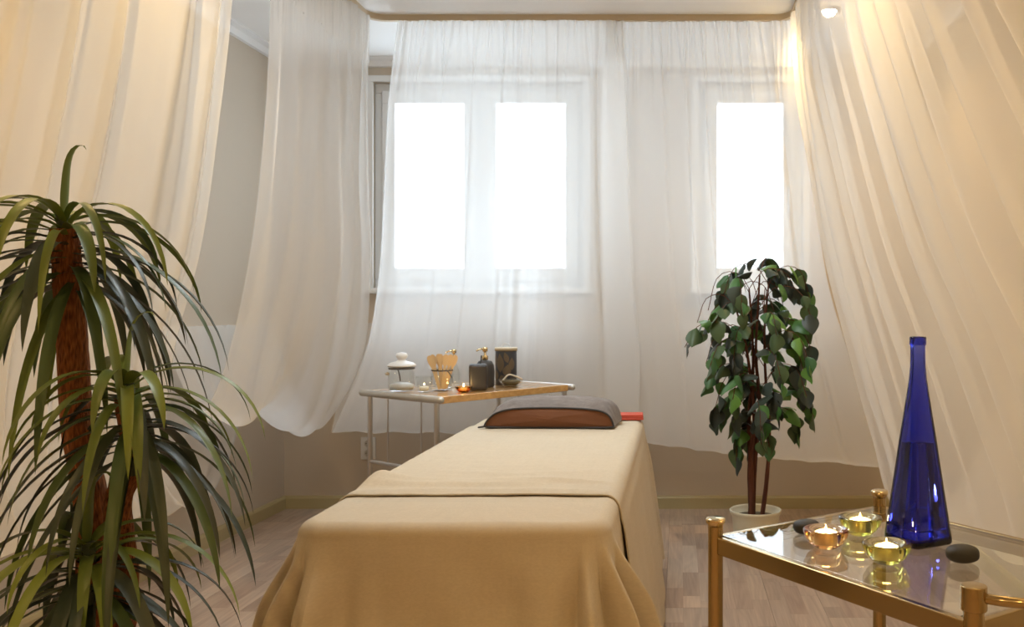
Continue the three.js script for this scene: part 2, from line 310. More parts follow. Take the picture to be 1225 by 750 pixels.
// back wall, left of the overlap
curtain('white sheer curtain panel behind the serving trolley, drawn up to the back wall', [
  [[-1.33, HT, -4.28], [-0.80, HT, -4.27], [-0.26, HT, -4.27]],
  [[-1.38, 2.1, -4.30], [-0.82, 2.1, -4.31], [-0.25, 2.1, -4.29]],
  [[-1.42, 1.7, -4.36], [-0.84, 1.7, -4.39], [-0.24, 1.7, -4.36]],
  [[-1.49, 1.25, -4.48], [-0.88, 1.25, -4.55], [-0.22, 1.25, -4.48]],
  [[-1.58, 0.9, -4.56], [-0.93, 0.88, -4.68], [-0.2, 0.9, -4.57]],
  [[-1.72, 0.56, -4.57], [-0.97, 0.50, -4.76], [-0.2, 0.52, -4.66]],
  [[-1.80, 0.47, -4.68], [-0.98, 0.44, -4.82], [-0.18, 0.42, -4.76]],
  [[-1.84, 0.56, -4.84], [-1.0, 0.54, -4.92], [-0.2, 0.52, -4.9]],
  [[-1.84, 1.03, -4.985], [-1.0, 1.03, -4.985], [-0.25, 1.03, -4.985]],
], { folds: 8, rail: 1.05, amp: 0.017, fine: 0.006, seed: 1, calm: 0.65, over: 1.5, width: 2.1, length: 2.8, swag: 0.7, limit: (p) => { p.z = Math.max(p.z, -5.008); } });
// back wall, right of the overlap
curtain('white sheer curtain panel behind the potted weeping fig, swept towards the side wall', [
  [[-0.36, HT, -4.295], [0.11, HT, -4.285], [0.545, HT, -4.285]],
  [[-0.37, 2.1, -4.335], [0.14, 2.1, -4.31], [0.59, 2.1, -4.30]],
  [[-0.38, 1.7, -4.41], [0.17, 1.7, -4.39], [0.65, 1.7, -4.35]],
  [[-0.38, 1.25, -4.53], [0.21, 1.25, -4.50], [0.72, 1.25, -4.38]],
  [[-0.38, 0.9, -4.63], [0.28, 0.88, -4.58], [0.83, 0.88, -4.42]],
  [[-0.36, 0.52, -4.70], [0.34, 0.46, -4.62], [0.96, 0.44, -4.44]],
  [[-0.34, 0.42, -4.78], [0.36, 0.345, -4.68], [1.02, 0.32, -4.50]],
  [[-0.2, 0.54, -4.88], [0.36, 0.46, -4.86], [1.04, 0.42, -4.76]],
  [[-0.22, 1.03, -4.985], [0.36, 1.03, -4.985], [1.0, 1.03, -4.985]],
], { folds: 7, rail: 0.85, amp: 0.017, fine: 0.006, seed: 21, over: 1.5, width: 2.0, length: 2.9, swag: 0.7, calm: 0.72, limit: (p) => { p.z = Math.max(p.z, -5.008); } });
// left side, far
curtain('sheer curtain drawn into a balloon swag in the far corner of the left wall', [
  [[-1.467, HT, -3.25], [-1.467, HT, -3.72], [-1.45, HT, -4.22]],
  [[-1.467, 2.1, -3.24], [-1.467, 2.1, -3.72], [-1.46, 2.1, -4.23]],
  [[-1.467, 1.757, -3.20], [-1.467, 1.75, -3.7], [-1.465, 1.75, -4.25]],
  [[-1.48, 1.3, -3.12], [-1.48, 1.3, -3.40], [-1.48, 1.3, -3.70], [-1.48, 1.29, -4.02], [-1.49, 1.28, -4.36]],
  [[-1.58, 0.9, -3.14], [-1.55, 0.9, -3.40], [-1.58, 0.9, -3.72], [-1.56, 0.87, -4.06], [-1.57, 0.85, -4.47]],
  [[-1.69, 0.74, -3.22], [-1.62, 0.70, -3.46], [-1.72, 0.72, -3.80], [-1.67, 0.60, -4.12], [-1.73, 0.57, -4.50]],
  [[-1.80, 0.71, -3.36], [-1.74, 0.655, -3.55], [-1.88, 0.68, -3.94], [-1.79, 0.525, -4.20], [-1.82, 0.51, -4.56]],
  [[-1.95, 0.80, -3.55], [-1.93, 0.75, -3.75], [-2.0, 0.72, -4.05], [-1.96, 0.61, -4.32], [-1.95, 0.60, -4.66]],
  [[-2.165, 1.03, -3.75], [-2.165, 1.03, -4.0], [-2.165, 1.03, -4.25], [-2.165, 1.03, -4.5], [-2.165, 1.03, -4.82]],
], { folds: 6, rail: 0.97, amp: 0.02, fine: 0.006, seed: 41, calm: 0.5, width: 1.5, length: 2.7, swag: 0.66, nu: 300, limit: (p) => { p.x = Math.max(p.x, -2.182); } });
// left side, near
curtain('cream sheer curtain behind the palm-like plant, swept back to the left wall', [
  [[-1.467, HT, -1.1], [-1.467, HT, -2.05], [-1.467, HT, -3.0]],
  [[-1.467, 2.1, -1.05], [-1.467, 2.1, -2.0], [-1.467, 2.1, -2.97]],
  [[-1.467, 1.755, -0.98], [-1.467, 1.755, -1.93], [-1.467, 1.755, -2.91]],
  [[-1.5, 1.29, -0.9], [-1.5, 1.29, -1.85], [-1.5, 1.29, -2.85]],
  [[-1.6, 0.97, -0.9], [-1.58, 0.97, -1.85], [-1.6, 0.97, -2.88]],
  [[-1.75, 0.67, -1.0], [-1.72, 0.66, -2.0], [-1.75, 0.66, -3.1]],
  [[-1.85, 0.48, -1.1], [-1.84, 0.46, -2.2], [-1.9, 0.39, -3.5]],
  [[-1.98, 0.46, -1.25], [-1.97, 0.44, -2.45], [-2.03, 0.29, -3.9]],
  [[-2.10, 0.66, -1.4], [-2.10, 0.64, -2.75], [-2.11, 0.55, -4.32]],
  [[-2.165, 1.03, -1.5], [-2.165, 1.03, -2.9], [-2.165, 1.03, -4.48]],
], { folds: 11, rail: 1.9, amp: 0.022, fine: 0.006, seed: 61, calm: 0.4, over: 1.25, width: 3.2, length: 2.9, swag: 0.66, nu: 560, limit: (p) => { p.x = Math.max(p.x, -2.182); } });
// right side
curtain('cream sheer curtain behind the blue bottle, swept back to the right wall', [
  [[0.53, HT, -4.27], [0.536, HT, -2.6], [0.536, HT, -0.9]],
  [[0.545, 2.1, -4.22], [0.55, 2.1, -2.5], [0.56, 2.1, -0.8]],
  [[0.585, 1.75, -4.10], [0.60, 1.75, -2.35], [0.63, 1.75, -0.62]],
  [[0.63, 1.32, -3.93], [0.69, 1.3, -2.15], [0.80, 1.28, -0.4]],
  [[0.675, 0.98, -3.72], [0.79, 0.97, -2.0], [0.98, 0.95, -0.25]],
  [[0.735, 0.62, -3.48], [0.90, 0.64, -2.0], [1.08, 0.66, -0.2]],
  [[0.79, 0.38, -3.32], [0.97, 0.45, -2.05], [1.14, 0.5, -0.25]],
  [[0.93, 0.36, -3.30], [1.06, 0.44, -2.1], [1.18, 0.5, -0.3]],
  [[1.12, 0.62, -3.30], [1.17, 0.66, -2.15], [1.22, 0.7, -0.4]],
  [[1.275, 1.03, -3.30], [1.275, 1.03, -2.2], [1.275, 1.03, -0.5]],
], { folds: 18, rail: 3.3, amp: 0.022, fine: 0.006, seed: 81, calm: 0.3, over: 1.25, width: 4.2, length: 2.9, swag: 0.66, nu: 700, limit: (p) => { p.x = Math.min(p.x, 1.288); } });

// ---------------------------------------------------------------- massage bed, sheet, blanket, pillow
const BX0 = -0.83, BX1 = -0.145, BZ0 = -3.84, BZ1 = -1.91, BH = 0.646, BCX = (BX0 + BX1) / 2, BCZ = (BZ0 + BZ1) / 2;
{
  const t = thing('massage_table', 'padded massage table hidden under the cream sheet', 'massage table', [BCX, 0, BCZ]);
  const w = (BX1 - BX0) / 2 - 0.012, l = (BZ1 - BZ0) / 2 - 0.012;
  mesh('padded_top', rbox(-w, w, BH - 0.09, BH - 0.006, -l, l, 0.03, 4), M.pad, t);
  mesh('frame', rbox(-w + 0.03, w - 0.03, BH - 0.16, BH - 0.088, -l + 0.03, l - 0.03, 0.006), M.beech, t);
  for (const sx of [-1, 1]) for (const sz of [-1, 1]) { const o = mesh('leg', rbox(-0.025, 0.025, 0, BH - 0.15, -0.025, 0.025, 0.004), M.beech, t); o.position.set(sx * (w - 0.08), 0, sz * (l - 0.15)); }
}
{
  const hw = (BX1 - BX0) / 2, hl = (BZ1 - BZ0) / 2, rc = 0.07, er = 0.035;
  const segs = [], arc = PI / 2 * rc;                // rounded rectangle walked from the right side, front last
  const per = (s) => {                               // s: 0..1 -> point, outward normal, nearness to a corner
    const straightX = 2 * (hw - rc), straightZ = 2 * (hl - rc), cornerShare = 0.42, total = 2 * (straightX + straightZ + 4 * cornerShare / 2);
    let d = s * total; const lens = [straightX, cornerShare, straightZ, cornerShare, straightX, cornerShare, straightZ, cornerShare];
    let k = 0; while (k < 7 && d > lens[k]) { d -= lens[k]; k++; }
    const q = clamp(d / lens[k]);
    const C = [[-1, 1, 0, 1], [1, 1, 0, 0], [1, 1, 1, 0], [1, -1, 0, 0], [1, -1, 0, -1], [-1, -1, 0, 0], [-1, -1, -1, 0], [-1, 1, 0, 0]];
    if (k === 0) return [-hw + rc + q * straightX, hl, 0, 1, k, q];
    if (k === 2) return [hw, hl - rc - q * straightZ, 1, 0, k, q];
    if (k === 4) return [hw - rc - q * straightX, -hl, 0, -1, k, q];
    if (k === 6) return [-hw, -hl + rc + q * straightZ, -1, 0, k, q];
    const [cx, cz] = C[k], a0 = { 1: PI / 2, 3: 0, 5: -PI / 2, 7: -PI }[k], a = a0 - q * PI / 2;
    return [cx * (hw - rc) + rc * Math.cos(a), cz * (hl - rc) + rc * Math.sin(a), Math.cos(a), Math.sin(a), k, q];
  };
  const corners = [[-hw, hl], [hw, hl], [hw, -hl], [-hw, -hl]];
  const top = 14, round = 7, drop = 44, nv = top + round + drop;
  const g = grid(900, nv, (s, v, i, j) => {
    const [x, z, nx, nz] = per(s === 1 ? 0 : s), mx = 0, mz = clamp(z, -(hl - hw), hl - hw);
    const ix = x - nx * er, iz = z - nz * er;
    if (j <= top) { const q = j / top; const X = lerp(mx, ix, q), Z = lerp(mz, iz, q); return new V3(X, BH + 0.0018 * noise(X * 7, Z * 9) + 0.001 * noise(X * 30, Z * 16), Z); }
    if (j <= top + round) { const a = (j - top) / round * PI / 2; return new V3(ix + nx * er * Math.sin(a), BH - er * (1 - Math.cos(a)), iz + nz * er * Math.sin(a)); }
    const e = (j - top - round) / drop * (BH - er - 0.05 + 0.012 * noise(x * 6, z * 6));
    let cd = 9; for (const [cx, cz] of corners) cd = Math.min(cd, Math.hypot(x - cx, z - cz));
    const near = 1 - smooth(0.03, 0.24, cd), front = smooth(0.3, 0.9, nz);
    const wave = near * (z > 0 ? 1 : 0.3) * (0.036 * Math.cos(s * 2 * PI * 40 + 0.6) + 0.010 * Math.sin(s * 2 * PI * 77)) * smooth(0, 0.16, e);
    const soft = (0.012 * noise(x * 5 + z * 5, e * 2.2, 4) + 0.006 * noise(x * 14 + z * 14, e * 3, 8)) * smooth(0, 0.18, e) + front * (0.006 * noise(x * 8, e * 9, 2) + 0.0022 * noise(x * 21 + e * 9, e * 24, 6)) * smooth(0, 0.06, e);
    const out = 0.13 * e * (1 - near) + near * (z > 0 ? 0.31 : 0.14) * Math.pow(e, 0.92) * (nx > 0 || nz > 0.9 ? 1 : 0.8) + 0.06 * e * front + wave + soft * (Math.abs(nx) > 0.9 ? 0.2 : 1);
    return new V3(x + nx * out, BH - er - e, z + nz * out);
  }, [6, 1.6]);
  const o = mesh('bed_sheet', g, M.sheet); o.position.set(BCX, 0.004, BCZ);
  tag(o, 'long cream bed sheet hanging over the foot end of the massage table', 'bed sheet');
}
{
  const hw = (BX1 - BX0) / 2 + 0.003, z0 = -2.19, z1 = -3.50, top = BH + 0.010, er = 0.04, drop = 0.59, half = hw - er + er * PI / 2 + drop;
  const profile = (s, z) => {                        // s: signed distance across the cloth from the middle
    const a = Math.abs(s), sg = Math.sign(s) || 1, flat = hw - er;
    if (a < flat) return [s, top];
    if (a < flat + er * PI / 2) { const t = (a - flat) / er; return [sg * (flat + er * Math.sin(t)), top - er * (1 - Math.cos(t))]; }
    const e = a - flat - er * PI / 2, zz = (z - z0);
    const w = 0.02 * noise(zz * 4.2, e * 1.2, sg * 3) * smooth(0, 0.25, e) + 0.007 * Math.sin(zz * 26 + e * 3) * smooth(0, 0.3, e);
    return [sg * (hw + 0.005 * smooth(0, 0.05, e) + 0.136 * e + w * 0.3 * smooth(0, 0.3, -zz) + 0.006 * smooth(0.1, 0.4, e)), top - er - e];
  };
  const surf = (u, v) => {
    const s = (u * 2 - 1) * half, bow = 0.012 * Math.cos(u * PI * 2) + 0.006 * noise(u * 6, 0, 3);
    const z = lerp(z0 + bow - 0.0 * v, z1, v);
    const [x, y] = profile(s, z);
    const on = Math.abs(s) < hw ? 1 : 0, zz = z - z0;
    let up = 0;
    const m = smooth(hw + 0.02, hw - 0.06, Math.abs(s));
    const ridge = (c, wd, h, k, x0, x1) => h * Math.exp(-Math.pow((zz - c - 0.05 * noise(x * 3.1, k)) / wd, 2)) * smooth(x0 - 0.12, x0 + 0.1, x) * smooth(x1 + 0.12, x1 - 0.1, x);
    up += ridge(-0.05, 0.02, 0.005, 1, -0.35, 0.35) + ridge(-0.12, 0.022, 0.007, 2, -0.35, 0.1) + ridge(-0.2, 0.03, 0.008, 3, -0.32, 0.2) + ridge(-0.3, 0.03, 0.004, 4, -0.1, 0.35) + ridge(-0.16, 0.018, 0.006, 5, 0.05, 0.35);
    up += 0.026 * Math.exp(-Math.pow((x + 0.31) / 0.07, 2) - Math.pow((zz + 0.17) / 0.05, 2));
    up += 0.0022 * noise(x * 6, zz * 6, 7);
    return new V3(x, y + Math.max(0, up) * m + 0.0015 * noise(x * 20, zz * 26, 9) * on, z);
  };
  const t = thing('blanket', 'cream cotton blanket spread across the middle of the massage table', 'blanket', [BCX, 0, 0]);
  mesh('cloth', grid(260, 130, surf, [2 * half, 1.4]), M.sheet, t);
  const edge = []; for (let k = 0; k <= 90; k++) edge.push(surf(k / 90, 0).add(new V3(0, -0.0015, 0)));
  mesh('hem', tube(edge, 0.0026, 240, 8), M.sheet, t);
}
{
  const t = thing('pillow', 'low grey suede pillow with brown open end on the massage table', 'pillow', [-0.487, BH + 0.012, -3.40], -0.03);
  const hw = 0.245, D = 0.33;
  const outline = (a) => {                            // front opening: flat below, arched above, pinched corners
    const c = Math.cos(a), s = Math.sin(a), x = Math.sign(c) * Math.pow(Math.abs(c), 0.72) * hw;
    const k = Math.abs(x) / hw, hi = 0.068 * Math.pow(1 - Math.pow(k, x < 0 ? 7 : 14), 0.6) + 0.006 * (1 - k * k), lo = 0.002 + 0.006 * Math.pow(k, 3);
    return [x, s >= 0 ? lo + (hi - lo) * Math.pow(s, 0.22) : lo * (1 + 0.4 * s)];
  };
  mesh('pillow_case', grid(96, 22, (u, v) => {
    const a = u * PI * 2, [x, y] = outline(a), s = Math.sin(v * PI), end = smooth(0.8, 1, v);
    const w = 1 + 0.035 * s - 0.1 * end, hgt = (1 + 0.42 * Math.sin(Math.min(1, v * 1.15) * PI) * (y > 0.02 ? 1 : 0)) * (1 - 0.93 * end);
    return new V3(x * w + 0.004 * noise(x * 20, v * 5), y * hgt + (y > 0.02 ? 0.0035 * noise(x * 16, v * 6, 2) * (1 - end) : 0), -D * v + 0.012 * Math.pow(Math.abs(x / hw), 3) * (1 - v));
  }, [0.9, 0.33]), M.suede, t);
  const face = []; const N = 96;
  mesh('brown_end', grid(N, 8, (u, v) => { const [x, y] = outline(u * PI * 2), cy = 0.034; const q = 1 - v; return new V3(x * q, cy + (y - cy) * q, 0.016 * (1 - q * q) * (1 - Math.pow(Math.abs(x * q) / hw, 2)) + 0.003 * noise(x * q * 40, y * q * 60) * v + 0.012 * Math.pow(Math.abs(x * q / hw), 3)); }, [0.5, 0.1]), M.brownCloth, t);
  const ring = []; for (let k = 0; k < 80; k++) { const [x, y] = outline(k / 80 * PI * 2); ring.push(new V3(x, Math.max(0.0035, y), 0.003 + 0.012 * Math.pow(Math.abs(x / hw), 3))); }
  mesh('piping', tube(ring, 0.0035, 200, 8, true), M.piping, t);
  mesh('loop', tube([[-hw + 0.004, 0.008, 0.014], [-hw - 0.012, 0.006, 0.022], [-hw - 0.02, 0.0045, 0.016], [-hw - 0.008, 0.005, 0.01]], 0.0032, 24, 8, true), M.piping, t);
  t.scale.set(1, 1.04, 1);
}
{
  const t = thing('folded_cloth', 'small flat red folded cloth beside the grey pillow', 'cloth', [-0.212, BH + 0.006, -3.745], 0.05);
  for (let k = 0; k < 3; k++) mesh('fold', new RoundedBoxGeometry(0.13 - k * 0.003, 0.0075, 0.11 - k * 0.004, 3, 0.0036).translate(0.001 * k, 0.004 + 0.0072 * k, 0), M.red, t);
}

// ---------------------------------------------------------------- serving trolley with the small things on it
const TF = new V3(-0.970, 0, -3.652), TU = new V3(0.604, 0, -0.797), TV = new V3(-0.797, 0, -0.604), TW = 0.763, TD = 0.52, TH = 0.751;
const TROLLEY_TURN = Math.atan2(-TU.z, TU.x);
const onTrolley = (a, b) => { const p = TF.clone().addScaledVector(TU, a).addScaledVector(TV, b); return [p.x, TH, p.z]; };   // a along the front edge, b towards the back
{
  const t = thing('serving_trolley', 'serving trolley with wooden top and metal legs beside the bed head', 'trolley', [TF.x, 0, TF.z], TROLLEY_TURN);
  // local axes: +x along the front edge, -z towards the back
  mesh('tabletop', rbox(0.012, TW - 0.012, TH - 0.03, TH, -TD + 0.005, -0.005, 0.003), M.wood, t);
  for (const x of [0, TW]) mesh('end_rail', new THREE.CapsuleGeometry(0.0145, TD + 0.02, 6, 16).rotateX(PI / 2).translate(x, TH - 0.012, -TD / 2), M.satin, t);
  for (const x of [0.012, TW - 0.012]) for (const z of [-0.03, -TD + 0.03]) { const l = mesh('leg', bar([x, 0.07, z], [x, TH - 0.025, z], 0.011), M.chrome, t); const c = mesh('castor', new THREE.TorusGeometry(0.022, 0.011, 10, 20).rotateY(PI / 2), M.dark, l); c.position.set(x, 0.034, z); mesh('fork', bar([x, 0.04, z], [x, 0.075, z], 0.006), M.chrome, l); }
  for (const x of [0.012, TW - 0.012]) { mesh('crossbar', bar([x, 0.44, -0.03], [x, 0.44, -TD + 0.03], 0.008), M.chrome, t); for (const z of [-0.13, -TD + 0.16]) mesh('rod', bar([x, 0.44, z], [x, TH - 0.02, z], 0.0035), M.chrome, t); }
  mesh('lower_shelf', rbox(0.012, TW - 0.012, 0.2, 0.216, -TD + 0.04, -0.04, 0.003), M.wood, t);
}
function jarBody(r, h, wall = 0.003) { return lathe([[0, 0], [r * 0.9, 0], [r, 0.006], [r, h * 0.74], [r * 0.86, h * 0.86], [r * 0.86, h], [r * 0.86 - wall, h], [r * 0.86 - wall, h * 0.86], [r - wall, h * 0.72], [r - wall, 0.008], [0, 0.006]]); }
function flameAt(parent, y, size, power = 0) {
  const f = mesh('flame', lathe([[0, 0], [size * 0.3, size * 0.28], [size * 0.32, size * 0.55], [size * 0.16, size * 1.2], [0, size * 1.9]], 14), M.flame, parent); f.position.y = y;
  if (power) { const L = new THREE.PointLight(WARM, power, 0, 2); L.shadow.radius = 0.35; L.castShadow = true; parent.updateWorldMatrix(true, false); L.position.copy(parent.localToWorld(new V3(0, y + size * 0.9, 0))); scene.add(L); }
}
{
  let t = thing('storage_jar', 'clear glass jar with white knobbed lid and dark ribbon on the trolley', 'jar', onTrolley(0.06, 0.33));
  mesh('jar_body', jarBody(0.056, 0.11), M.clear, t);
  mesh('contents', lathe([[0, 0.009], [0.05, 0.009], [0.051, 0.03], [0.03, 0.038], [0, 0.04]]), M.plastic, t);
  mesh('lid', lathe([[0, 0.108], [0.058, 0.108], [0.06, 0.114], [0.05, 0.124], [0.022, 0.132], [0.014, 0.138], [0.022, 0.146], [0.026, 0.155], [0.02, 0.166], [0, 0.17]]), M.plastic, t);
  mesh('ribbon', new THREE.TorusGeometry(0.052, 0.0035, 8, 40).rotateX(PI / 2).translate(0, 0.1, 0), M.ribbon, t);
  mesh('ribbon_end', tube([[0, 0.1, 0.054], [0.01, 0.075, 0.062], [0.014, 0.05, 0.064]], 0.0028, 12, 6), M.ribbon, t);
  mesh('tag', lathe([[0, -0.008], [0.008, -0.004], [0.009, 0.003], [0, 0.009]], 12).translate(-0.056, 0.078, 0.02), M.cream, t);

  t = thing('votive_glass', 'small clear votive glass with a candle between the two jars', 'candle holder', onTrolley(0.09, 0.215));
  mesh('glass', lathe([[0, 0], [0.03, 0], [0.034, 0.004], [0.036, 0.07], [0.034, 0.07], [0.031, 0.008], [0, 0.006]]), M.clear, t);
  mesh('candle', lathe([[0, 0.008], [0.019, 0.008], [0.019, 0.026], [0, 0.026]], 20), M.wax, t);
  mesh('wick', bar([0, 0.026, 0], [0, 0.032, 0], 0.0009, 6), M.wick, t); flameAt(t, 0.031, 0.006);

  t = thing('spatula_jar', 'glass jar with a ribbon full of wooden spatulas on the trolley', 'jar', onTrolley(0.185, 0.215));
  mesh('jar_body', jarBody(0.048, 0.1), M.clear, t);
  mesh('ribbon', new THREE.TorusGeometry(0.044, 0.003, 8, 36).rotateX(PI / 2).translate(0, 0.09, 0), M.ribbon, t);
  mesh('ribbon_end', tube([[0.03, 0.09, 0.035], [0.042, 0.08, 0.042], [0.055, 0.06, 0.05]], 0.0025, 12, 6), M.ribbon, t);
  const stick = (() => { const s = new THREE.Shape(); s.moveTo(-0.006, 0); s.lineTo(0.006, 0); s.lineTo(0.0055, 0.1); s.quadraticCurveTo(0.013, 0.115, 0.0125, 0.135); s.quadraticCurveTo(0.011, 0.152, 0, 0.153); s.quadraticCurveTo(-0.011, 0.152, -0.0125, 0.135); s.quadraticCurveTo(-0.013, 0.115, -0.0055, 0.1); return new THREE.ExtrudeGeometry(s, { depth: 0.002, bevelEnabled: false }); })();
  const jarPos = t.position.clone();
  [[-0.016, 0, -0.20], [0.0, 0.01, -0.03], [0.014, 0.002, 0.19], [-0.006, -0.012, -0.1], [0.008, 0.016, 0.1], [-0.012, 0.018, -0.3], [0.018, -0.01, 0.3]].forEach(([x, z, tilt]) => {
    const o = mesh('wooden_spatula', stick, M.stick); o.position.set(jarPos.x + x - tilt * 0.02, TH + 0.009, jarPos.z + z); o.rotation.set(0.02, 0.15, -tilt);
    tag(o, 'small wooden spatula standing in the ribboned glass jar', 'spatula', 'wooden spatulas in the jar');
  });

  t = thing('oil_bottle', 'slim clear glass pump bottle behind the jar of spatulas', 'bottle', onTrolley(0.325, 0.31));
  mesh('bottle_body', lathe([[0, 0], [0.03, 0], [0.032, 0.004], [0.031, 0.06], [0.016, 0.105], [0.012, 0.115], [0.012, 0.125], [0.009, 0.125], [0.009, 0.114], [0.013, 0.103], [0.028, 0.06], [0.029, 0.008], [0, 0.006]]), M.clear, t);
  const pump = (p, y, s = 1) => { mesh('pump_collar', lathe([[0, y], [0.012 * s, y], [0.012 * s, y + 0.016 * s], [0.005 * s, y + 0.02 * s], [0.005 * s, y + 0.034 * s], [0, y + 0.034 * s]], 24), M.brassPolished, p); mesh('pump_head', merge([lathe([[0, y + 0.034 * s], [0.01 * s, y + 0.034 * s], [0.0115 * s, y + 0.05 * s], [0, y + 0.052 * s]], 24), tube([[0, y + 0.043 * s, 0], [-0.02 * s, y + 0.044 * s, 0.006], [-0.034 * s, y + 0.037 * s, 0.01]], 0.0035 * s, 14, 8)]), M.brassPolished, p); };
  pump(t, 0.122);

  t = thing('tealight_holder', 'small orange glass tealight holder with a burning candle on the trolley', 'candle holder', onTrolley(0.2, 0.09));
  mesh('bowl', lathe([[0, 0], [0.02, 0], [0.032, 0.012], [0.036, 0.024], [0.034, 0.025], [0.029, 0.014], [0.018, 0.004], [0, 0.004]]), M.orangeGlass, t);
  mesh('candle', lathe([[0, 0.0045], [0.017, 0.0045], [0.018, 0.018], [0, 0.018]], 20), M.wax, t);
  mesh('wick', bar([0, 0.018, 0], [0, 0.024, 0], 0.0009, 6), M.wick, t); flameAt(t, 0.023, 0.009, 0.02);

  t = thing('tumbler', 'square black ceramic tumbler with a thin stick on the trolley', 'tumbler', onTrolley(0.305, 0.12), 0.25);
  mesh('tumbler_body', (() => { const g = new RoundedBoxGeometry(0.078, 0.115, 0.078, 5, 0.012).translate(0, 0.0575, 0); const p = g.attributes.position; for (let i = 0; i < p.count; i++) { const k = 1 + 0.05 * Math.sin(p.getY(i) / 0.115 * PI) - (p.getY(i) < 0.01 ? 0.05 : 0); p.setX(i, p.getX(i) * k); p.setZ(i, p.getZ(i) * k); } g.computeVertexNormals(); return g; })(), M.blackCeramic, t);
  mesh('stick', bar([0.01, 0.11, 0], [0.014, 0.152, 0], 0.0028, 10), M.piping, t);

  t = thing('soap_dispenser', 'rounded black ceramic pump bottle behind the square black tumbler', 'bottle', onTrolley(0.43, 0.22), 0.2);
  mesh('bottle_body', lathe([[0, 0], [0.036, 0], [0.042, 0.006], [0.043, 0.07], [0.04, 0.1], [0.03, 0.118], [0.015, 0.124], [0, 0.125]]), M.blackCeramic, t);
  pump(t, 0.123, 1.15);

  t = thing('canister', 'tall dark canister with leaf print and cream lid on the trolley', 'canister', onTrolley(0.575, 0.24));
  mesh('canister_body', lathe([[0, 0], [0.05, 0], [0.05, 0.162], [0, 0.162]], 48), M.canister, t);
  const lid = mesh('lid', lathe([[0, 0.16], [0.053, 0.16], [0.053, 0.172], [0.051, 0.176], [0, 0.176]], 48), M.cream, t);
  mesh('wire_handle', tube([[-0.022, 0.172, 0], [-0.019, 0.188, 0], [0, 0.195, 0], [0.019, 0.188, 0], [0.022, 0.172, 0]], 0.0018, 24, 6), M.chrome, lid);
  // printed leaves, following the round wall
  const decal = (cx, cy, w, h, tilt) => grid(12, 12, (u, v) => { const r = 0.0503, s = v * 2 - 1, wd = w * (1 - s * s) * (1 - 0.25 * s), a0 = (u * 2 - 1) * wd, y0 = s * h; const x = a0 * Math.cos(tilt) - y0 * Math.sin(tilt), y = a0 * Math.sin(tilt) + y0 * Math.cos(tilt); const a = cx + x / r; return new V3(r * Math.sin(a), cy + y, r * Math.cos(a)); });
  for (const [cx, cy, w, h, tl] of [[-0.05, 0.105, 0.02, 0.044, 0.05], [0.62, 0.07, 0.02, 0.028, -0.2], [0.55, 0.13, 0.012, 0.026, 0.3], [-0.75, 0.12, 0.016, 0.034, -0.2], [0.2, 0.03, 0.02, 0.02, 0.4], [-0.6, 0.05, 0.018, 0.026, 0.3], [1.1, 0.1, 0.016, 0.03, 0]]) mesh('printed_leaf', decal(cx - 0.35, cy, w, h, tl), M.leafPrint, t);

  t = thing('glass_dish', 'shallow glass dish of dark dried leaves in front of the canister', 'dish', onTrolley(0.505, 0.13));
  mesh('dish', lathe([[0, 0], [0.03, 0], [0.036, 0.006], [0.052, 0.024], [0.056, 0.036], [0.053, 0.036], [0.049, 0.026], [0.032, 0.009], [0, 0.006]]), M.clear, t);
  mesh('dried_leaves', lathe([[0, 0.0075], [0.03, 0.0105], [0.046, 0.026], [0.03, 0.032], [0.012, 0.028], [0, 0.034]], 22), M.potpourri, t);
  mesh('twig', tube([[-0.035, 0.03, 0.01], [-0.01, 0.055, 0], [0.02, 0.048, -0.005], [0.05, 0.034, -0.01]], 0.004, 20, 8), M.cream, t);
}

// ---------------------------------------------------------------- socket on the back wall
{
  const p = P(441, 536, -ZB);
  const t = thing('power_socket', 'white double power socket low on the wall beside the trolley', 'socket', [p.x, p.y, ZB]);
  mesh('plate', rbox(-0.041, 0.041, -0.062, 0.062, 0, 0.012, 0.005, 3), M.plastic, t);
  for (const y of [-0.027, 0.027]) { const w = mesh('outlet', lathe([[0.02, 0], [0.0225, 0.001], [0.0225, 0.003], [0.02, 0.003]], 28).rotateX(PI / 2).translate(0, y, 0.0115), M.plastic, t); mesh('recess', new THREE.CylinderGeometry(0.019, 0.019, 0.001, 24).rotateX(PI / 2).translate(0, y, 0.0122), M.satin, w); for (const x of [-0.0095, 0.0095]) mesh('hole', new THREE.CylinderGeometry(0.0028, 0.0028, 0.001, 12).rotateX(PI / 2).translate(x, y, 0.013), M.dark, w); }
}

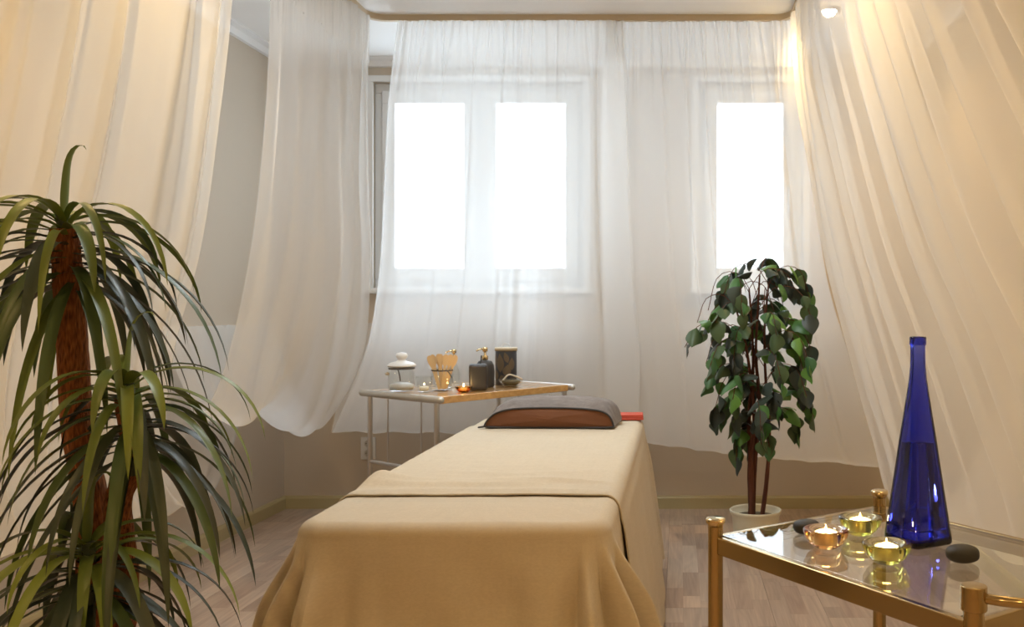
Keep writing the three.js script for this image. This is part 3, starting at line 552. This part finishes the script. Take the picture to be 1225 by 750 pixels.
// ---------------------------------------------------------------- potted weeping fig
{
  const X = 0.35, Z = -4.12, t = thing('potted_fig', 'weeping fig with several thin stems in a round cream pot', 'plant', [X, 0, Z]);
  mesh('pot', lathe([[0, 0.0], [0.088, 0], [0.092, 0.006], [0.108, 0.165], [0.117, 0.18], [0.119, 0.192], [0.115, 0.195], [0.106, 0.186], [0.1, 0.16], [0, 0.16]], 56), M.pot, t);
  mesh('soil', lathe([[0, 0.163], [0.05, 0.164], [0.1, 0.161], [0.1005, 0.158], [0, 0.158]], 32), M.soil, t);
  const stems = [
    [[-0.022, 0.158, 0.01], [-0.02, 0.35, 0.02], [-0.03, 0.6, 0.0], [-0.01, 0.85, -0.01], [-0.02, 1.08, 0], [-0.03, 1.2, 0.01]],
    [[0.03, 0.158, 0.0], [0.05, 0.33, 0.01], [0.06, 0.55, 0.03], [0.045, 0.8, 0.01], [0.04, 1.02, 0.02], [0.06, 1.22, 0]],
    [[-0.012, 0.158, -0.02], [0.0, 0.42, -0.03], [0.02, 0.65, 0.0], [0.0, 0.9, 0.02], [0.01, 1.1, 0.01], [0.02, 1.26, -0.01]],
    [[-0.018, 0.16, 0.0], [-0.028, 0.4, 0.03], [-0.008, 0.6, 0.03], [-0.03, 0.84, 0.03], [-0.06, 1.0, 0.03], [-0.1, 1.14, 0.02]],
  ].map((pts) => new THREE.CatmullRomCurve3(pts.map((p) => new V3(...p))));
  stems.forEach((c, k) => { const g = new THREE.TubeGeometry(c, 40, 1, 9), p = g.attributes.position, q = new V3(); for (let i = 0; i < p.count; i++) { const s = Math.floor(i / 10) / 40, ctr = c.getPointAt(Math.min(1, s)); q.fromBufferAttribute(p, i).sub(ctr); const r = lerp(k === 1 ? 0.011 : 0.0135, 0.004, s) * (1 + 0.12 * noise(s * 14, k)); q.multiplyScalar(r).add(ctr); p.setXYZ(i, q.x, q.y, q.z); } g.computeVertexNormals(); mesh('stem', g, M.stem, t); });
  const r = rng(77);
  const leafGeo = (fold, curl) => grid(4, 8, (u, v) => { const w = 0.46 * Math.pow(Math.sin(PI * Math.pow(v, 0.72)), 0.85) * (1 - 0.35 * v), x = (u * 2 - 1) * w; return new V3(x, -fold * x * x * 3 - curl * v * v, -v * (1 + 0.06 * Math.sin(v * 3))); });
  const leafShapes = [leafGeo(0.3, 0.12), leafGeo(0.55, 0.3), leafGeo(0.2, 0.45), leafGeo(0.8, 0.2)];
  const leafMats = [[0.06, 0.08, 0.06], [0.05, 0.065, 0.055], [0.075, 0.12, 0.05], [0.08, 0.2, 0.05], [0.13, 0.29, 0.055], [0.065, 0.16, 0.06]].map((c) => phys({ color: lin(...c), roughness: 0.38, transmission: 0.12, thickness: 0, side: THREE.DoubleSide, specularIntensity: 0.7 }));
  const env = (h) => { const k = [[0.42, 0.1], [0.55, 0.2], [0.68, 0.25], [0.82, 0.27], [0.95, 0.27], [1.08, 0.23], [1.2, 0.2], [1.3, 0.16]]; let i = 0; while (i < k.length - 2 && k[i + 1][0] < h) i++; return lerp(k[i][1], k[i + 1][1], clamp((h - k[i][0]) / (k[i + 1][0] - k[i][0]))); };
  const twigs = []; let leaves = 0;
  const N = 50;
  for (let k = 0; k < N; k++) {
    const h = k < 6 ? 1.16 + 0.1 * r() : 0.46 + 0.72 * Math.pow((k - 6) / (N - 7), 0.8) , c = stems[k % 4], a = k * 2.399 + r() * 0.8;
    let s = 0; while (s < 1 && c.getPointAt(s).y < h) s += 0.02; const from = c.getPointAt(Math.min(s, 1));
    const R = env(from.y) * (0.75 + 0.5 * r()) * (from.y < 0.55 ? 0.85 : 1), up = 0.06 + 0.06 * r(), dir = new V3(Math.cos(a), 0, Math.sin(a) * 0.85);
    const pts = [from, from.clone().addScaledVector(dir, R * 0.35).add(new V3(0, up, 0)), from.clone().addScaledVector(dir, R * 0.75).add(new V3(0, up * 0.8, 0)), from.clone().addScaledVector(dir, R).add(new V3(0, -0.02 - 0.06 * r(), 0))];
    const tc = new THREE.CatmullRomCurve3(pts); twigs.push(tc);
    mesh('twig', new THREE.TubeGeometry(tc, 10, 0.0018, 5), M.stem, t);
    const n = 6 + Math.floor(r() * 3);
    for (let i = 0; i < n && leaves < 298; i++, leaves++) {
      const q = 0.28 + 0.74 * (i + 0.5 * r()) / n, p = tc.getPointAt(Math.min(1, q)), tn = tc.getTangentAt(Math.min(1, q));
      const side = i % 2 ? 1 : -1, L = 0.066 + 0.036 * r();
      const d = tn.clone().multiplyScalar(0.7).add(new V3(-tn.z, 0, tn.x).multiplyScalar(side * (0.5 + 0.5 * r()))).add(new V3(0, 0.1 - 1.1 * r(), 0)).normalize();
      const o = mesh('leaf', leafShapes[Math.floor(r() * 4)], leafMats[r() < 0.5 ? Math.floor(r() * 3) : 1 + Math.floor(r() * 5)], t);
      o.position.copy(p); o.scale.setScalar(L);
      const upv = new V3(0.5 * (r() - 0.5), 1, 0.5 * (r() - 0.5)).normalize(), zx = new V3().crossVectors(upv, d.clone().negate()).normalize(), yy = new V3().crossVectors(d.clone().negate(), zx);
      o.quaternion.setFromRotationMatrix(new THREE.Matrix4().makeBasis(zx, yy, d.clone().negate()));
      o.rotateZ((r() - 0.5) * 1.6);
    }
  }
}

// ---------------------------------------------------------------- artificial dracaena
{
  const D = 1.7, t = thing('dracaena', 'tall artificial dracaena with brown fibre trunks and three crowns of strap leaves', 'plant', [-1.12, 0, -1.7]);
  const L = (px, py, d = D) => P(px, py, d).sub(t.position);
  mesh('pot', lathe([[0, 0], [0.11, 0], [0.115, 0.01], [0.145, 0.23], [0.15, 0.25], [0.14, 0.25], [0.134, 0.22], [0, 0.22]], 48), M.pot, t);
  mesh('soil', lathe([[0, 0.226], [0.1, 0.224], [0.134, 0.221], [0.13, 0.218], [0, 0.218]], 32), M.soil, t);
  const trunkGeo = (pts, r0, r1, k) => { const c = new THREE.CatmullRomCurve3(pts); const g = new THREE.TubeGeometry(c, 60, 1, 20), p = g.attributes.position, uv = g.attributes.uv, q = new V3(); for (let i = 0; i < p.count; i++) { const s = Math.floor(i / 21) / 60, ctr = c.getPointAt(Math.min(1, s)); q.fromBufferAttribute(p, i).sub(ctr); const n = 1 + 0.1 * noise(q.x * 3, s * 12, q.z * 3 + k) + 0.05 * noise(q.x * 8, s * 40, q.z * 8); q.multiplyScalar(lerp(r0, r1, s) * n).add(ctr); p.setXYZ(i, q.x, q.y, q.z); uv.setXY(i, uv.getY(i), uv.getX(i) * 3); } g.computeVertexNormals(); return g; };
  const c1 = L(74, 262), c2 = L(152, 462, 1.62), c3 = L(106, 655, 1.55);
  mesh('trunk', trunkGeo([new V3(-0.01, 0.215, 0), L(112, 640, 1.72), L(92, 500, 1.72), L(86, 400), c1.clone().add(new V3(0.005, -0.02, 0))], 0.033, 0.024, 1), M.bark, t);
  mesh('trunk', trunkGeo([new V3(0.035, 0.215, 0.03), L(148, 700, 1.65), L(141, 600, 1.64), L(160, 550, 1.63), c2.clone().add(new V3(0, -0.02, 0))], 0.029, 0.02, 2), M.bark, t);
  mesh('trunk', trunkGeo([new V3(-0.005, 0.215, 0.06), L(104, 740, 1.57), c3.clone().add(new V3(0, -0.02, 0))], 0.026, 0.018, 3), M.bark, t);
  const mats = [[0.2, 0.26, 0.045], [0.13, 0.18, 0.035], [0.08, 0.125, 0.042], [0.055, 0.075, 0.045], [0.042, 0.06, 0.042], [0.068, 0.08, 0.052]].map((c) => phys({ color: lin(...c), roughness: 0.4, transmission: 0.12, thickness: 0, side: THREE.DoubleSide, specularIntensity: 0.7 }));
  const strap = (e0, len, wid, sag, twist) => {
    const N = 14, ctr = [new V3()], angs = []; let e = e0;
    for (let i = 0; i < N; i++) { const s = (i + 0.5) / N; e = lerp(e0, -1.45, Math.pow(s, sag)); angs.push(e); ctr.push(ctr[i].clone().add(new V3(Math.cos(e), Math.sin(e), 0).multiplyScalar(len / N))); }
    return grid(2, N, (u, v, i, j) => { const s = j / N, a = angs[Math.min(N - 1, j)], w = wid * (0.55 + 0.45 * smooth(0, 0.25, s)) * Math.pow(1 - Math.pow(s, 3.2), 0.9) / 2, k = u * 2 - 1, tw = twist * s; const side = new V3(0, 0, 1).multiplyScalar(Math.cos(tw)).add(new V3(-Math.sin(a), Math.cos(a), 0).multiplyScalar(Math.sin(tw))); const nrm = new V3(-Math.sin(a), Math.cos(a), 0); return ctr[j].clone().addScaledVector(side, k * w).addScaledVector(nrm, Math.abs(k) * w * 0.35 - w * 0.2); });
  };
  const r = rng(19);
  const crown = (c, n, scale, stemLen, lean) => {
    for (let i = 0; i < n; i++) {
      const q = i / (n - 1), az = i * 2.39996 + (r() - 0.5) * 0.5, e0 = i === 0 ? 1.5 : lerp(1.25, 0.12, Math.pow(q, 0.75)) + (r() - 0.5) * 0.35;
      const len = (i === 0 ? 0.17 : lerp(0.27, 0.36, Math.min(1, q * 2.2)) * (0.8 + 0.4 * r())) * scale, wid = (0.016 + 0.011 * r()) * scale;
      const o = mesh('leaf', strap(e0, len, wid, i === 0 ? 6 : lerp(0.72, 0.48, q) + 0.2 * (r() - 0.5), (r() - 0.5) * 0.9), mats[q < 0.32 ? Math.floor(r() * 2.2) : r() < 0.12 ? 1 : 2 + Math.floor(r() * 4)], t);
      o.position.copy(c).add(new V3(0.006 * (r() - 0.5) + lean * q * stemLen, -q * stemLen, 0.006 * (r() - 0.5))); o.rotation.y = az;
    }
    mesh('crown_stem', bar(c.clone().add(new V3(lean * stemLen, -stemLen - 0.03, 0)), c.clone().add(new V3(0, 0.01, 0)), 0.011 * scale, 12), mats[3], t);
  };
  crown(c1, 74, 1.0, 0.13, 0.2); crown(c2, 68, 0.97, 0.13, 0.1); crown(c3, 60, 0.95, 0.11, 0);
}

// ---------------------------------------------------------------- glass side table with brass frame
const GH = 0.697, GA = new V3(0.0667, 0, -1.636), GU = new V3(0.578, 0, 0.816).normalize(), GV = new V3(0.816, 0, -0.578).normalize(), GL = 0.554, GW = 0.432;
const G_TURN = Math.atan2(-GU.z, GU.x);
{
  const t = thing('glass_table', 'glass topped side table with brushed brass frame and handle', 'table', [GA.x, 0, GA.z], G_TURN);
  // local axes: +x from the far post to the near post, -z towards the back
  const post = (x, z, h, cap) => {
    const p = mesh('post', bar([x, 0, z], [x, h, z], 0.0135, 28), M.brass, t);
    mesh('post_cap', lathe(cap === 'knob' ? [[0, -0.006], [0.0135, -0.006], [0.014, -0.002], [0.0175, 0.001], [0.018, 0.006], [0.0165, 0.0095], [0, 0.0105]] : [[0, -0.03], [0.0165, -0.03], [0.0172, -0.029], [0.0172, 0.001], [0.016, 0.0025], [0, 0.003]], 36).translate(x, h, z), cap === 'knob' ? M.brassPolished : M.brass, p);
    mesh('foot', lathe([[0, 0], [0.017, 0], [0.017, 0.012], [0.0138, 0.016], [0.0138, 0.02], [0, 0.02]], 24).translate(x, 0, z), M.dark, p);
  };
  post(0, 0, GH + 0.022, 'knob'); post(0, -GW, GH + 0.022, 'knob'); post(GL, 0, GH + 0.045, 'collar'); post(GL, -GW, GH + 0.045, 'collar');
  const h0 = GH - 0.032, h1 = GH - 0.001;
  for (const z of [0, -GW]) mesh('side_rail', rbox(0.01, GL - 0.01, h0, h1, z - 0.006, z + 0.006, 0.0022), M.brass, t);
  for (const x of [0, GL]) mesh('end_rail', rbox(x - 0.006, x + 0.006, h0, h1, -GW + 0.01, -0.01, 0.0022), M.brass, t);
  mesh('glass_top', rbox(0.0075, GL - 0.0075, GH - 0.0065, GH, -GW + 0.0075, -0.0075, 0.0012), M.tableGlass, t);
  for (const x of [0.02, GL - 0.02]) for (const z of [-0.02, -GW + 0.02]) mesh('glass_support', rbox(x - 0.016, x + 0.016, GH - 0.012, GH - 0.0065, z - 0.016, z + 0.016, 0.001), M.brass, t);
  const hy = GH + 0.032;
  mesh('handle', tube([[GL + 0.012, hy, -0.006], [GL + 0.035, hy, -0.016], [GL + 0.056, hy, -0.034], [GL + 0.064, hy, -0.06], [GL + 0.062, hy, -0.11], [GL + 0.06, hy, -GW / 2], [GL + 0.062, hy, -GW + 0.11], [GL + 0.064, hy, -GW + 0.06], [GL + 0.056, hy, -GW + 0.034], [GL + 0.035, hy, -GW + 0.016], [GL + 0.012, hy, -GW + 0.006]], 0.0068, 90, 16), M.brass, t);
}
function candleBowl(px, py, d, glass, label) {
  const p = P(px, py, d); const t = thing('candle_bowl', label, 'candle holder', [p.x, GH, p.z]);
  mesh('bowl', lathe([[0, 0], [0.016, 0], [0.021, 0.002], [0.031, 0.011], [0.0375, 0.022], [0.0395, 0.03], [0.0385, 0.0325], [0.036, 0.0335], [0.026, 0.0305], [0.0215, 0.029], [0.0205, 0.027], [0.0205, 0.0125], [0.019, 0.0115], [0, 0.011]], 64), glass, t);
  const c = mesh('tealight', lathe([[0, 0.0118], [0.0185, 0.0118], [0.0192, 0.0125], [0.0194, 0.0275], [0.0188, 0.0275], [0.0186, 0.025], [0, 0.025]], 36), M.foil, t);
  mesh('wax', lathe([[0, 0.0252], [0.0184, 0.0252], [0.0182, 0.0262], [0.004, 0.0258], [0, 0.0258]], 30), M.wax, c);
  mesh('wick', bar([0, 0.0255, 0], [0, 0.031, 0], 0.0008, 6), M.wick, c);
  flameAt(t, 0.0295, 0.0058, 0.03);
}
candleBowl(988, 655, 1.55, M.amberGlass, 'round amber glass bowl with a burning tealight on the glass table');
candleBowl(1029, 639.5, 1.64, M.limeGlass, 'round yellow-green glass bowl with tealight beside the knob post and blue bottle');
candleBowl(1060.5, 673, 1.457, M.limeGlass, 'round yellow-green glass bowl with tealight in front of the blue bottle');
function pebble(px, py, d, sx, sy, sz, turn, label, seed) {
  const p = P(px, py, d), g = new THREE.IcosahedronGeometry(1, 5), a = g.attributes.position;
  for (let i = 0; i < a.count; i++) { const v = new V3().fromBufferAttribute(a, i); const k = 1 + 0.05 * noise(v.x * 1.3, v.y * 1.3, v.z * 1.3 + seed); v.y = Math.sign(v.y) * Math.pow(Math.abs(v.y), 0.72); a.setXYZ(i, v.x * sx * k, (v.y + 1) * sy, v.z * sz * k); }
  g.computeVertexNormals();
  const o = mesh('massage_stone', g, M.basalt); o.position.set(p.x, GH, p.z); o.rotation.y = turn; tag(o, label, 'stone', 'hot stones on the glass table');
}
pebble(965, 639, 1.643, 0.0255, 0.0135, 0.023, 0.3, 'smooth black massage stone behind the amber candle bowl', 1);
pebble(1151.5, 673, 1.457, 0.0268, 0.0148, 0.021, -0.1, 'smooth black massage stone beside the base of the blue bottle', 5);
{
  const p = P(1098, 648, 1.588); const t = thing('blue_bottle', 'tall cobalt blue glass bottle shaped like a narrow pyramid on the glass table', 'bottle', [p.x, GH, p.z], 0.5);
  // square section at the foot turning round at the neck: rings of (height, half width, roundness)
  const RG = [[0, 0.044, 0.12], [0.003, 0.0465, 0.12], [0.012, 0.046, 0.12], [0.09, 0.0368, 0.16], [0.18, 0.0265, 0.25], [0.24, 0.0195, 0.45], [0.285, 0.0148, 0.8], [0.31, 0.0132, 1], [0.346, 0.0128, 1], [0.347, 0.0145, 1], [0.3595, 0.0145, 1], [0.361, 0.0138, 1]];
  const IN = [[0.361, 0.0105, 1], [0.31, 0.0102, 1], [0.285, 0.0112, 0.8], [0.24, 0.0152, 0.5], [0.18, 0.022, 0.3], [0.09, 0.0323, 0.22], [0.014, 0.0412, 0.2], [0.009, 0.039, 0.2]];
  const ringPoint = (a, hw, rnd) => { const c = Math.cos(a), s = Math.sin(a), m = Math.max(Math.abs(c), Math.abs(s)); const sq = 1 / m, ci = 1; const k = lerp(Math.min(sq, 1.36), ci, rnd); const sc = lerp(0.94, 1, rnd); return [hw * k * sc * c, hw * k * sc * s]; };
  const all = [[0, 0.0001, 0.12], ...RG, ...IN, [0.009, 0.0001, 0.2]];
  const dense = []; all.forEach((r, i) => { dense.push(r); const n = all[i + 1]; if (n && Math.abs(n[0] - r[0]) > 0.03) for (let k = 1; k < 4; k++) dense.push(r.map((x, q) => lerp(x, n[q], k / 4))); });
  mesh('glass_body', outward(grid(64, dense.length - 1, (u, v, i, j) => { const [y, hw, rd] = dense[j], [x, z] = ringPoint(-u * PI * 2, hw, rd); return new V3(x, y, z); })), M.blueGlass, t);
  const wl = [[0.0095, 0.0001, 0.2], [0.0095, 0.0385, 0.2], [0.0142, 0.0408, 0.2], [0.09, 0.0319, 0.22], [0.175, 0.0221, 0.3], [0.175, 0.0001, 0.3]];
  mesh('water', outward(grid(64, wl.length - 1, (u, v, i, j) => { const [y, hw, rd] = wl[j], [x, z] = ringPoint(-u * PI * 2, hw, rd); return new V3(x, y, z); })), M.water, t);
}

renderer.render(scene, camera);
